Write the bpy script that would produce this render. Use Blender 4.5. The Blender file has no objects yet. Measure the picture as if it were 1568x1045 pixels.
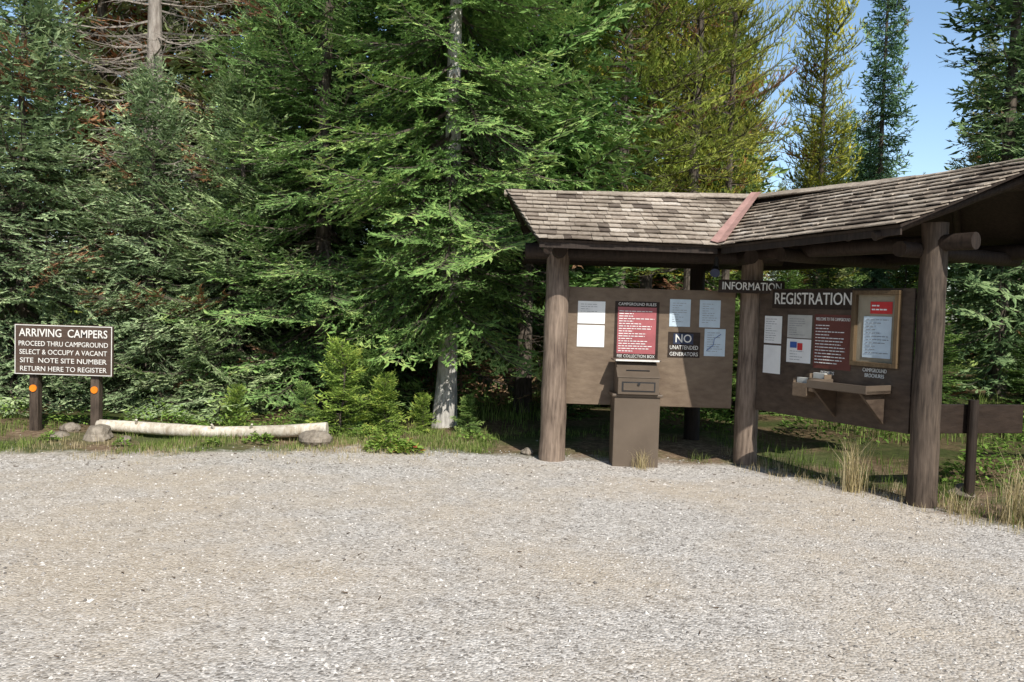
import bpy, math, random
import numpy as np
from mathutils import Vector, Matrix
R = math.radians
scene = bpy.context.scene
rng = np.random.default_rng(7)
random.seed(7)

# ------------------------------------------------------------------ node helpers
def new_mat(name):
    m = bpy.data.materials.new(name); m.use_nodes = True
    nt = m.node_tree; nt.nodes.clear()
    out = nt.nodes.new('ShaderNodeOutputMaterial')
    return m, nt, out
def ramp(nt, fac, stops):
    r = nt.nodes.new('ShaderNodeValToRGB')
    el = r.color_ramp.elements
    while len(el) < len(stops): el.new(0.5)
    for e, (p, c) in zip(el, stops):
        e.position = p; e.color = (c[0], c[1], c[2], 1)
    nt.links.new(fac, r.inputs[0]); return r.outputs[0]
def noise(nt, scale, detail=4, vec=None, rough=0.6):
    n = nt.nodes.new('ShaderNodeTexNoise'); n.inputs['Scale'].default_value = scale
    n.inputs['Detail'].default_value = detail; n.inputs['Roughness'].default_value = rough
    if vec is not None: nt.links.new(vec, n.inputs['Vector'])
    return n.outputs[0]
def mixc(nt, fac, a, b, mode='MIX'):
    m = nt.nodes.new('ShaderNodeMix'); m.data_type = 'RGBA'; m.blend_type = mode
    for s, v in ((m.inputs[0], fac), (m.inputs[6], a), (m.inputs[7], b)):
        if hasattr(v, 'links'): nt.links.new(v, s)
        elif isinstance(v, (tuple, list)): s.default_value = (v[0], v[1], v[2], 1)
        else: s.default_value = v
    return m.outputs[2]
def math_n(nt, op, a, b=0.0, clamp=False):
    m = nt.nodes.new('ShaderNodeMath'); m.operation = op; m.use_clamp = clamp
    for s, v in ((m.inputs[0], a), (m.inputs[1], b)):
        if hasattr(v, 'links'): nt.links.new(v, s)
        else: s.default_value = v
    return m.outputs[0]
def princ(nt, out, col, rough=0.8, bump=None, bstr=0.5, bdist=0.01, spec=0.3, metal=0):
    p = nt.nodes.new('ShaderNodeBsdfPrincipled')
    if hasattr(col, 'links'): nt.links.new(col, p.inputs['Base Color'])
    else: p.inputs['Base Color'].default_value = (*col, 1)
    if hasattr(rough, 'links'): nt.links.new(rough, p.inputs['Roughness'])
    else: p.inputs['Roughness'].default_value = rough
    p.inputs['Specular IOR Level'].default_value = spec
    p.inputs['Metallic'].default_value = metal
    if bump is not None:
        b = nt.nodes.new('ShaderNodeBump'); b.inputs['Strength'].default_value = bstr
        b.inputs['Distance'].default_value = bdist
        nt.links.new(bump, b.inputs['Height']); nt.links.new(b.outputs[0], p.inputs['Normal'])
    nt.links.new(p.outputs[0], out.inputs[0]); return p
def attr(nt, name):
    a = nt.nodes.new('ShaderNodeAttribute'); a.attribute_name = name; return a.outputs['Fac']
def objco(nt, scale=(1, 1, 1)):
    t = nt.nodes.new('ShaderNodeTexCoord'); m = nt.nodes.new('ShaderNodeMapping')
    m.inputs['Scale'].default_value = scale
    nt.links.new(t.outputs['Object'], m.inputs[0]); return m.outputs[0]

# ------------------------------------------------------------------ materials
def thin_leaf(nt, out, c, tr):
    p = nt.nodes.new('ShaderNodeBsdfDiffuse'); nt.links.new(c, p.inputs[0])
    t = nt.nodes.new('ShaderNodeBsdfTranslucent'); nt.links.new(c, t.inputs[0])
    mx = nt.nodes.new('ShaderNodeMixShader'); mx.inputs[0].default_value = tr
    nt.links.new(p.outputs[0], mx.inputs[1]); nt.links.new(t.outputs[0], mx.inputs[2])
    nt.links.new(mx.outputs[0], out.inputs[0])
def needle_mat(name, dark, light, hue2):
    m, nt, out = new_mat(name)
    s = attr(nt, 'tint')
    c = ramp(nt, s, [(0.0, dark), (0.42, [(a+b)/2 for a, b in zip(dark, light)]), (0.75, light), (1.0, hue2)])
    oi = nt.nodes.new('ShaderNodeObjectInfo')
    c = mixc(nt, 1.0, c, oi.outputs['Color'], 'MULTIPLY')
    thin_leaf(nt, out, c, .2); return m
M_spruce = needle_mat('spruce_needles', (0.08, 0.125, 0.06), (0.39, 0.49, 0.27), (0.56, 0.64, 0.36))
M_fir = needle_mat('fir_needles', (0.06, 0.105, 0.032), (0.27, 0.425, 0.125), (0.46, 0.57, 0.18))
M_pine = needle_mat('pine_needles', (0.11, 0.14, 0.03), (0.42, 0.47, 0.10), (0.58, 0.57, 0.13))
M_deadneedle = needle_mat('dead_needles', (0.14, 0.07, 0.04), (0.42, 0.22, 0.125), (0.50, 0.31, 0.19))

def bark_mat(name, a, b):
    m, nt, out = new_mat(name)
    v = objco(nt, (1, 1, .25)); n = noise(nt, 22, 6, v)
    n2 = noise(nt, 2.5, 3, objco(nt))
    c = ramp(nt, n, [(0.3, a), (0.7, b)])
    c = mixc(nt, 0.6, c, ramp(nt, n2, [(0.3, (.5, .5, .5)), (0.7, (1.2, 1.2, 1.2))]), 'MULTIPLY')
    princ(nt, out, c, 0.9, n, 0.8, 0.02, .1); return m
M_bark = bark_mat('conifer_bark', (0.055, 0.043, 0.034), (0.18, 0.15, 0.12))
M_palebark = bark_mat('pale_bark', (0.34, 0.31, 0.28), (0.78, 0.75, 0.69))
M_deadwood = bark_mat('dead_wood', (0.20, 0.165, 0.14), (0.44, 0.39, 0.34))
M_log = bark_mat('peeled_log', (0.45, 0.37, 0.27), (0.80, 0.75, 0.65))

def paint_wood(name, a, b, grain=(3, 3, 0.3), rough=0.65, sc=14):
    m, nt, out = new_mat(name)
    n = noise(nt, sc, 6, objco(nt, grain)); n2 = noise(nt, 1.7, 4, objco(nt))
    f = math_n(nt, 'ADD', math_n(nt, 'MULTIPLY', n, 0.6), math_n(nt, 'MULTIPLY', n2, 0.4))
    c = ramp(nt, f, [(0.36, a), (0.64, b)])
    princ(nt, out, c, rough, n, 0.7, 0.007, 0.25); return m
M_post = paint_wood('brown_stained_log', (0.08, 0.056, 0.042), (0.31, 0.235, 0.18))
M_postd = paint_wood('weathered_and_shaded_log', (0.025, 0.018, 0.014), (0.14, 0.105, 0.08))  # dark tone paints shade onto the right kiosk post; sign legs share it
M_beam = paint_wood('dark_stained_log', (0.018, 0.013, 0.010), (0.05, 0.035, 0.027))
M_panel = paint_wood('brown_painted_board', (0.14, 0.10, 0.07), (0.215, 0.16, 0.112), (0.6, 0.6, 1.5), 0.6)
M_panelR = paint_wood('brown_painted_board_shaded', (0.055, 0.038, 0.028), (0.115, 0.083, 0.06), (0.6, 0.6, 1.5), 0.6)  # right wing's shade put into the board colour, same paint as the left
M_dark = paint_wood('dark_brown_board', (0.022, 0.014, 0.01), (0.045, 0.03, 0.022), (0.6, 0.6, 1.5), 0.6)
M_sign = paint_wood('sign_brown_board', (0.065, 0.042, 0.032), (0.11, 0.075, 0.057), (.4, 3, 3), 0.6)
M_frame = paint_wood('tan_frame', (0.09, 0.058, 0.03), (0.16, 0.11, 0.062))
M_box = paint_wood('painted_metal', (0.105, 0.08, 0.06), (0.155, 0.12, 0.09), (.5, .5, .5), 0.45, 4)

def flat(name, col, rough=0.7, var=0.12, spec=0.3):
    m, nt, out = new_mat(name)
    n = noise(nt, 9, 4, objco(nt))
    c = ramp(nt, n, [(0.3, [x*(1-var) for x in col]), (0.7, [min(1, x*(1+var)) for x in col])])
    princ(nt, out, c, rough, None, spec=spec); return m
M_white = flat('white_paint', (0.76, 0.74, 0.70), 0.6)
M_paper = flat('white_paper', (0.82, 0.83, 0.82), 0.6, 0.05)
M_bluepaper = flat('pale_blue_shaded_paper', (0.55, 0.65, 0.73), 0.6, 0.08)  # blue carries the shade on the white sheets of the left board
M_greypaper = flat('grey_paper', (0.5, 0.5, 0.47), 0.6, 0.1)
M_red = flat('red_poster', (0.38, 0.11, 0.12), 0.5)
M_redhead = flat('red_header', (0.55, 0.04, 0.04), 0.5)
M_brownposter = flat('brown_poster', (0.14, 0.045, 0.035), 0.5)
M_black = flat('black_ink', (0.02, 0.02, 0.022), 0.5)
M_ink = flat('grey_ink', (0.2, 0.2, 0.22), 0.6)
M_navy = flat('navy_sign', (0.03, 0.04, 0.08), 0.5)
M_cream = flat('cream_paper', (0.30, 0.26, 0.19), 0.6)
M_orange = flat('orange_reflector', (0.9, 0.25, 0.02), 0.3)
M_blue = flat('blue_ink', (0.05, 0.12, 0.4), 0.5)
M_flash = flat('valley_flashing', (0.42, 0.25, 0.22), 0.6, 0.2)
M_dark_metal = flat('dark_metal', (0.03, 0.03, 0.032), 0.4)
M_rock = bark_mat('rock', (0.17, 0.14, 0.11), (0.38, 0.33, 0.27))
M_twig = flat('twig_litter', (0.10, 0.065, 0.04), 0.9, .3)

def shingle_mat():
    m, nt, out = new_mat('cedar_shingles')
    s = attr(nt, 'tint')
    c = ramp(nt, s, [(0.0, (0.15, 0.12, 0.10)), (0.3, (0.33, 0.275, 0.225)), (0.8, (0.52, 0.45, 0.375)), (1, (0.64, 0.575, 0.50))])
    n = noise(nt, 30, 5, objco(nt)); n2 = noise(nt, 1.2, 3, objco(nt))
    c = mixc(nt, 1, c, ramp(nt, n, [(0.3, (.65, .63, .62)), (.7, (1.2, 1.2, 1.2))]), 'MULTIPLY')
    c = mixc(nt, 1, c, ramp(nt, n2, [(0.35, (.74, .73, .71)), (.65, (1.1, 1.1, 1.1))]), 'MULTIPLY')
    princ(nt, out, c, 0.9, n, 0.4, 0.008, .15); return m
M_shingle = shingle_mat()

def ground_mat():
    m, nt, out = new_mat('ground_gravel_and_soil')
    geo = nt.nodes.new('ShaderNodeNewGeometry'); P = geo.outputs['Position']
    def vor(sc, feat='F1'):
        v = nt.nodes.new('ShaderNodeTexVoronoi'); v.inputs['Scale'].default_value = sc
        v.feature = feat; nt.links.new(P, v.inputs['Vector']); return v
    v1 = vor(60); v2 = vor(120)
    sep = nt.nodes.new('ShaderNodeSeparateColor'); nt.links.new(v1.outputs['Color'], sep.inputs[0])
    sep2 = nt.nodes.new('ShaderNodeSeparateColor'); nt.links.new(v2.outputs['Color'], sep2.inputs[0])
    stone = ramp(nt, sep.outputs[0], [(0, (0.19, 0.175, 0.165)), (.2, (0.44, 0.415, 0.39)), (.7, (0.61, 0.58, 0.55)), (1, (0.80, 0.77, 0.74))])
    fine = ramp(nt, sep2.outputs[0], [(0, (0.38, 0.30, 0.215)), (.5, (0.60, 0.505, 0.39)), (1, (0.70, 0.61, 0.49))])
    patch = noise(nt, 0.6, 6, P, 0.7)
    mp = nt.nodes.new('ShaderNodeMapping'); mp.inputs['Scale'].default_value = (0.3, 0.8, 1); mp.inputs['Rotation'].default_value = (0, 0, R(14))
    nt.links.new(P, mp.inputs[0])
    track = noise(nt, 0.7, 3, mp.outputs[0], 0.5)
    f = math_n(nt, 'ADD', math_n(nt, 'MULTIPLY', patch, 0.6), math_n(nt, 'MULTIPLY', track, 0.4))
    fr = ramp(nt, f, [(0.44, (0, 0, 0)), (0.59, (1, 1, 1))])
    grav = mixc(nt, math_n(nt, 'ADD', math_n(nt, 'MULTIPLY', fr, 0.62), 0.08), stone, fine)
    tone = noise(nt, 6.0, 8, P, 0.8)
    grav = mixc(nt, 1, grav, ramp(nt, tone, [(0.3, (.78, .77, .76)), (.7, (1.12, 1.12, 1.12))]), 'MULTIPLY')
    sn = noise(nt, 14, 8, P, 0.75); sn2 = noise(nt, 0.8, 4, P)
    soil = ramp(nt, sn, [(0.3, (0.07, 0.048, 0.03)), (.5, (0.21, 0.145, 0.095)), (.72, (0.42, 0.32, 0.22))])
    green = ramp(nt, sn, [(0.3, (0.05, 0.06, 0.025)), (.7, (0.15, 0.17, 0.065))])
    soil = mixc(nt, ramp(nt, sn2, [(.44, (0, 0, 0)), (.58, (1, 1, 1))]), soil, green)
    d = attr(nt, 'gravel')
    deep = math_n(nt, 'MULTIPLY', math_n(nt, 'SUBTRACT', -0.9, d), 1.2, True)
    soil = mixc(nt, deep, soil, mixc(nt, 1, soil, (.6, .62, .52), 'MULTIPLY'))
    dn = noise(nt, 2.2, 8, P, 0.75)
    k = math_n(nt, 'ADD', d, math_n(nt, 'MULTIPLY', math_n(nt, 'SUBTRACT', dn, 0.5), 1.3))
    k = math_n(nt, 'ADD', math_n(nt, 'MULTIPLY', k, 3.0), 0.5, True)
    col = mixc(nt, k, soil, grav)
    h = math_n(nt, 'ADD', math_n(nt, 'MULTIPLY', v1.outputs['Distance'], -1.0), math_n(nt, 'MULTIPLY', noise(nt, 7, 5, P), 0.6))
    princ(nt, out, col, 0.95, h, 0.75, 0.010, 0.1); return m
M_ground = ground_mat()

def tint_mat(name, stops, rough=0.8, transl=0.0):
    m, nt, out = new_mat(name)
    c = ramp(nt, attr(nt, 'tint'), stops)
    if transl: thin_leaf(nt, out, c, transl)
    else: princ(nt, out, c, rough, spec=0.15)
    return m
M_pebble = tint_mat('pebble', [(0, (0.16, 0.145, 0.135)), (.25, (0.40, 0.375, 0.35)), (.75, (0.60, 0.565, 0.53)), (1, (0.80, 0.77, 0.73))])
M_grass = tint_mat('grass_blades', [(0, (0.06, 0.10, 0.02)), (.5, (0.20, 0.28, 0.07)), (1, (0.36, 0.40, 0.14))], 0.6, 0.3)
M_drygrass = tint_mat('dry_grass', [(0, (0.25, 0.23, 0.09)), (.4, (0.46, 0.37, 0.20)), (1, (0.66, 0.56, 0.36))], 0.7, 0.25)
M_leaf = tint_mat('broad_leaves', [(0, (0.09, 0.17, 0.035)), (.8, (0.31, 0.46, 0.10)), (.93, (0.44, 0.50, 0.12)), (1, (0.5, 0.13, 0.08))], 0.5, 0.3)

# ------------------------------------------------------------------ mesh helpers
def np_mesh(name, V, F, mats, midx=None, tint=None, smooth=False):
    V = np.asarray(V, np.float32); F = np.asarray(F, np.int32); k = F.shape[1]
    me = bpy.data.meshes.new(name)
    me.vertices.add(len(V)); me.vertices.foreach_set('co', V.ravel())
    me.loops.add(F.size); me.loops.foreach_set('vertex_index', F.ravel())
    me.polygons.add(len(F))
    me.polygons.foreach_set('loop_start', np.arange(0, F.size, k, dtype=np.int32))
    try: me.polygons.foreach_set('loop_total', np.full(len(F), k, np.int32))
    except Exception: pass
    for m in mats: me.materials.append(m)
    if midx is not None: me.polygons.foreach_set('material_index', np.asarray(midx, np.int32))
    me.polygons.foreach_set('use_smooth', np.full(len(F), smooth, bool))
    if tint is not None:
        a = me.attributes.new('tint', 'FLOAT', 'FACE'); a.data.foreach_set('value', np.asarray(tint, np.float32))
    me.update(calc_edges=True); me.validate(); return me
def put(name, me, parent=None, loc=(0, 0, 0), rotz=0, sc=1, color=None):
    o = bpy.data.objects.new(name, me); scene.collection.objects.link(o)
    o.location = loc; o.rotation_euler = (0, 0, rotz); o.scale = (sc, sc, sc) if not isinstance(sc, tuple) else sc
    if color: o.color = (*color, 1)
    if parent:
        o.parent = parent; o.matrix_parent_inverse = Matrix.Translation(-Vector(parent.location))
    return o
def empty(name, loc):
    e = bpy.data.objects.new(name, None); e.location = loc; e.empty_display_size = .3
    scene.collection.objects.link(e); return e

class MB:
    def __init__(s): s.v = []; s.f = []; s.m = []; s.t = []; s.mats = []; s.sm = []
    def mi(s, mat):
        if mat not in s.mats: s.mats.append(mat)
        return s.mats.index(mat)
    def add(s, vs, fs, mat, tint=0.5, smooth=False):
        b = len(s.v); s.v += [tuple(v) for v in vs]
        for f in fs: s.f.append([b+i for i in f]); s.m.append(s.mi(mat)); s.t.append(tint); s.sm.append(smooth)
    def box(s, c, size, mat, ux=(1, 0, 0), uy=(0, 1, 0), uz=(0, 0, 1), bev=0.0):
        c = Vector(c); ux, uy, uz = Vector(ux), Vector(uy), Vector(uz)
        hx, hy, hz = [x/2 for x in size]
        vs = [c+ux*(a*hx)+uy*(b*hy)+uz*(d*hz) for a in (-1, 1) for b in (-1, 1) for d in (-1, 1)]
        s.add(vs, [(0, 1, 3, 2), (4, 6, 7, 5), (0, 4, 5, 1), (2, 3, 7, 6), (0, 2, 6, 4), (1, 5, 7, 3)], mat)
    def tube(s, pts, rads, mat, n=14, cap=None, wob=0.0):
        pts = [Vector(p) for p in pts]; rings = []
        for i, p in enumerate(pts):
            d = (pts[min(i+1, len(pts)-1)]-pts[max(i-1, 0)]).normalized()
            u = d.cross(Vector((0.13, 0.2, 1)) if abs(d.z) < .9 else Vector((1, 0.1, 0))).normalized(); w = d.cross(u)
            rings.append([p+(u*math.cos(a)+w*math.sin(a))*rads[i]*(1+random.uniform(-wob, wob)) for a in [2*math.pi*k/n for k in range(n)]])
        vs = [v for r in rings for v in r]; fs = []
        for i in range(len(pts)-1):
            for k in range(n): fs.append((i*n+k, i*n+(k+1) % n, (i+1)*n+(k+1) % n, (i+1)*n+k))
        s.add(vs, fs, mat, smooth=True)
        s.add(rings[0][::-1], [tuple(range(n))], cap or mat); s.add(rings[-1], [tuple(range(n))], cap or mat)
    def prism(s, poly, off, mat, tint=0.5):
        n = len(poly); off = Vector(off); top = [Vector(p) for p in poly]; bot = [p-off for p in top]
        fs = [tuple(range(n)), tuple(range(2*n-1, n-1, -1))]+[(i, i+n, (i+1) % n+n, (i+1) % n) for i in range(n)]
        s.add(top+bot, fs, mat, tint)
    def obj(s, name, parent=None, bevel=0):
        me = bpy.data.meshes.new(name); me.from_pydata(s.v, [], s.f)
        for m in s.mats: me.materials.append(m)
        me.polygons.foreach_set('material_index', s.m); me.polygons.foreach_set('use_smooth', s.sm)
        a = me.attributes.new('tint', 'FLOAT', 'FACE'); a.data.foreach_set('value', s.t)
        me.update()
        o = put(name, me, parent)
        if bevel:
            b = o.modifiers.new('bevel', 'BEVEL'); b.width = bevel; b.segments = 2; b.limit_method = 'ANGLE'
        return o
def log_pts(a, b, r0, r1, seg=6, jit=0.006):
    a, b = Vector(a), Vector(b)
    P = [a.lerp(b, i/seg)+Vector((random.uniform(-jit, jit), random.uniform(-jit, jit), random.uniform(-jit, jit))) for i in range(seg+1)]
    return P, [(r0+(r1-r0)*i/seg)*random.uniform(.97, 1.03) for i in range(seg+1)]

# ------------------------------------------------------------------ ground
bx = np.array([-60, -12, -5.2, -4.0, -2.2, -0.6, 0.6, 1.7, 2.4, 2.97, 3.4, 3.9, 5.0, 9.0, 60])
by = np.array([7.9, 7.8, 8.0, 8.1, 8.6, 8.75, 8.6, 8.5, 8.4, 7.85, 7.1, 6.3, 4.6, 1.0, -40])
def Yb(x): return np.interp(x, bx, by)
def sgn(x, y): # positive on gravel
    d = Yb(x)-y
    slope = np.where(x > 2.5, 1.8, 1.0)
    return d/slope
def gz(x, y):
    s = np.clip(-sgn(x, y), 0, 3)
    z = 0.05*np.clip(s, 0, 1) + 0.035*np.sin(x*1.7+y*.6)*np.clip(s, 0, 1) + 0.02*np.sin(x*4.1-y*3.3)*np.clip(s, 0, 1)
    z = z*np.where((x > -0.2), 0.35, 1)
    return z + 0.006*np.sin(x*2.1+1)*np.cos(y*1.7)
xs = np.concatenate([[-500, -250, -120, -60, -35, -22], np.arange(-14, 12.01, .12), [15, 22, 35, 60, 120, 250, 500]])
ys = np.concatenate([[-300, -120, -50, -20, -8, -2], np.arange(0, 16.01, .12), [18, 22, 30, 45, 80, 150, 300, 600]])
X, Y = np.meshgrid(xs, ys); Z = gz(X, Y)
V = np.stack([X, Y, Z], -1).reshape(-1, 3); nx = len(xs); ny = len(ys)
ii, jj = np.meshgrid(np.arange(nx-1), np.arange(ny-1)); b = (jj*nx+ii).ravel()
F = np.stack([b, b+1, b+1+nx, b+nx], -1)
me = np_mesh('ground', V, F, [M_ground], smooth=True)
a = me.attributes.new('gravel', 'FLOAT', 'POINT'); a.data.foreach_set('value', np.clip(sgn(X, Y), -3, 3).ravel().astype(np.float32))
put('ground', me)

def pebbles():
    n = 34000
    y = 2.4+ (rng.random(n)**1.25)*7.2; x = (rng.random(n)-.5)*2*(1.2+y*0.72)
    keep = (sgn(x, y)+rng.normal(0, .35, n) > 0) & (x < 8); x = x[keep]; y = y[keep]; n = len(x)
    r = np.exp(rng.normal(math.log(.0058), .38, n)); r = np.clip(r, .003, .018)
    base = np.array([[1, 0, 0], [0, 1, 0], [-1, 0, 0], [0, -1, 0], [0, 0, 1], [0, 0, -1]], float)
    fc = np.array([[0, 1, 4], [1, 2, 4], [2, 3, 4], [3, 0, 4], [1, 0, 5], [2, 1, 5], [3, 2, 5], [0, 3, 5]])
    P = base[None]*r[:, None, None]*(1+rng.uniform(-.35, .35, (n, 6, 1))); P = P+rng.normal(0, .18, (n, 6, 3))*r[:, None, None]
    P[:, :, 2] *= .65
    an = rng.random(n)*6.28; c, s = np.cos(an)[:, None], np.sin(an)[:, None]
    px = P[:, :, 0]*c-P[:, :, 1]*s; py = P[:, :, 0]*s+P[:, :, 1]*c
    Vv = np.stack([px+x[:, None], py+y[:, None], P[:, :, 2]+gz(x, y)[:, None]+r[:, None]*.15], -1).reshape(-1, 3)
    Ff = (fc[None]+6*np.arange(n)[:, None, None]).reshape(-1, 3)
    put('loose_gravel', np_mesh('loose_gravel', Vv, Ff, [M_pebble], tint=np.repeat(rng.random(n), 8)))
pebbles()

# ------------------------------------------------------------------ conifers
def nrm(a): return a/np.maximum(np.linalg.norm(a, axis=-1, keepdims=True), 1e-9)
def needle_tris(O, D, L, per, nl, nw, ang, up=0.0):
    n = len(O); idx = np.repeat(np.arange(n), per); m = len(idx)
    t = (np.tile(np.arange(per), n)+rng.random(m))/per
    B = O[idx]+D[idx]*(L[idx]*t)[:, None]
    U = nrm(np.cross(D, np.array([0.05, 0.03, 1.0]))); W = np.cross(U, D)
    ph = rng.random(m)*2*np.pi
    rad = U[idx]*np.cos(ph)[:, None]+W[idx]*(np.sin(ph)*.75)[:, None]
    a = ang*(0.8+.4*rng.random(m))*(1-.4*t)
    d = D[idx]*np.cos(a)[:, None]+rad*np.sin(a)[:, None]; d[:, 2] += up; d = nrm(d)
    tip = B+d*(nl*(0.7+.5*rng.random(m)))[:, None]
    sd = nrm(np.cross(d, rng.normal(size=(m, 3))*.5+np.array([0, 0, 1.0])))*nw/2
    V = np.stack([B-sd, B+sd, tip], 1).reshape(-1, 3)
    return V, idx
def leaf_tris(O, D, L, w):
    n = len(O); up = np.array([0, 0, 1.0])+rng.normal(0, .38, (n, 3)); S = nrm(np.cross(D, up)); Un = np.cross(S, D)
    ww = (w*rng.uniform(.7, 1.2, n))[:, None]; m1 = rng.uniform(.35, .6, n)[:, None]; Lx = L[:, None]
    base = O; tip = O+D*Lx*1.05; r = O+D*Lx*m1+S*ww/2-Un*ww*.18; l = O+D*Lx*m1-S*ww/2-Un*ww*.18
    V = np.stack([base, r, tip, base, tip, l], 1).reshape(-1, 3)
    return V, np.repeat(np.arange(n), 2)
def tube3(P, Rr):
    P = np.array(P); n = len(P); D = nrm(np.gradient(P, axis=0)); U = nrm(np.cross(D, [0.1, 0.05, 1.0])); W = np.cross(U, D)
    V = np.concatenate([P[:, None]+(U*math.cos(a)+W*math.sin(a))[:, None]*np.array(Rr)[:, None, None] for a in (0, 2.094, 4.189)], 1)
    T = []
    for i in range(n-1):
        for k in range(3):
            a, b2, c, d = i*3+k, i*3+(k+1) % 3, (i+1)*3+(k+1) % 3, (i+1)*3+k
            T += [(a, b2, c), (a, c, d)]
    return V.reshape(-1, 3), np.array(T)
#        sag   up   step  sub  t0   shoot  per nl   nw    ang  leafw
PRM = {'spruce': (-.15, .16, .10, .09, .16, .10, 3, .036, .012, .85, .036),
       'fir':    (-.12, .09, .10, .09, .16, .10, 3, .036, .012, .95, .036),
       'pine':   (.02, .30, .13, .12, .30, .12, 7, .065, .012, .75, .026),
       'dead':   (-.12, .0, .24, .18, .15, .1, 0, 0, 0, 0, 0),
       'sap':    (.0, .06, .055, .055, .08, .055, 3, .022, .008, 1.0, .019),
       'spruceF': (-.15, .13, .19, .16, .14, .19, 2, .08, .03, .85, .07),
       'pineF':  (.02, .28, .22, .19, .25, .20, 3, .11, .03, .75, .055)}
def branch_proto(L, kind):
    sag, upc, step, sub, t, shl, per, nl, nw, ang, lw = PRM[kind]
    pine = kind.startswith('pine')
    bendy = rng.normal(0, .07)
    def main(t): return np.array([L*t, L*bendy*t*t*2, L*(sag*math.sin(math.pi*t*.85)+upc*t**2.5)])
    WV, WT, off = [], [], 0
    def wood(P, rr):
        nonlocal off
        v, t = tube3(P, rr); WV.append(v); WT.append(t+off); off += len(v)
    ts = np.linspace(0, 1, 5)
    wood([main(t_) for t_ in ts], [(.010*L+.003)*(1-.85*t_) for t_ in ts])
    SO, SD, SL = [], [], []
    if L < .5: t *= .5
    while t < .98:
        p0 = main(t); tg = nrm(main(min(t+.03, 1))-main(t-.03))
        side0 = nrm(np.cross([0, 0, 1.0], tg))
        for sg in (-1, 1):
            if rng.random() < .08: continue
            a = R(rng.uniform(42, 66)); ll = (.46*L*(1-t)**.75*rng.uniform(.5, 1.2)+.05)
            if pine: ll = .38*L*(1-t)**.6*rng.uniform(.4, 1.1)+.1
            ll = min(ll, .85)
            d = tg*math.cos(a)+side0*sg*math.sin(a)
            d[2] += rng.normal(-.04 if not pine else .25, .14); d = nrm(d)
            k = max(1, int(ll/sub)); pp = p0.copy(); pts = [pp.copy()]
            for j in range(k):
                seg = ll/k; dd = d.copy(); dd[2] += .04*j-(.12 if kind in ('spruce', 'fir', 'spruceF') else 0); dd = nrm(dd)
                SO.append(pp.copy()); SD.append(dd); SL.append(seg*1.15)
                if not pine or j > k*.3:
                    sh = shl*rng.uniform(.7, 1.25)*(1.15-.6*j/k)
                    sd2 = nrm(np.cross([0, 0, 1.0], dd))
                    for s2 in (-1, 1):
                        if rng.random() < .15: continue
                        e = dd*.72+sd2*s2*.62; e[2] += rng.normal(.0 if not pine else .4, .18)
                        SO.append(pp+dd*seg*.9); SD.append(nrm(e)); SL.append(sh)
                pp = pp+dd*seg; pts.append(pp.copy())
            if kind == 'dead' or L > 1.2: wood([pts[0], pts[-1]], [.005, .002])
            if kind == 'dead':
                for _ in range(k):
                    q = pts[rng.integers(len(pts))]; e = nrm(d+rng.normal(0, .6, 3)); wood([q, q+e*rng.uniform(.05, .25)], [.005, .002])
        t += step/L*rng.uniform(.8, 1.2)
    SO.append(main(.93)); SD.append(nrm(main(1)-main(.93))); SL.append(.07*L+.06)
    WV = np.concatenate(WV); WT = np.concatenate(WT)
    if kind == 'dead':
        return WV, WT, np.zeros(len(WT), int), rng.random(len(WT))
    SO, SD, SL = np.array(SO), nrm(np.array(SD)), np.array(SL)
    NV, idx = needle_tris(SO, SD, SL, per, nl, nw, ang, .1)
    LV, idx2 = leaf_tris(SO, SD, SL, lw)
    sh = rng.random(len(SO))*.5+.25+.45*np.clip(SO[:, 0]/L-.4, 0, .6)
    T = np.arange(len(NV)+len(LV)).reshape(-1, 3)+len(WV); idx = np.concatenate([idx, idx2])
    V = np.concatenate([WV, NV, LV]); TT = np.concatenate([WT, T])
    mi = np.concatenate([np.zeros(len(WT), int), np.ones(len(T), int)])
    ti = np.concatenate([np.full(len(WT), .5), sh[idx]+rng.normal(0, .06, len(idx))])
    return V, TT, mi, ti
PROTO = {}
def protos(kind):
    if kind not in PROTO:
        Ls = [.12, .25] if kind == 'sap' else []
        Ls += [.4, .7, 1.05, 1.5, 2.0] if kind != 'sap' else [.4, .6]
        PROTO[kind] = [(L, [branch_proto(L, kind) for _ in range(3)]) for L in Ls]
    return PROTO[kind]
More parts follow.
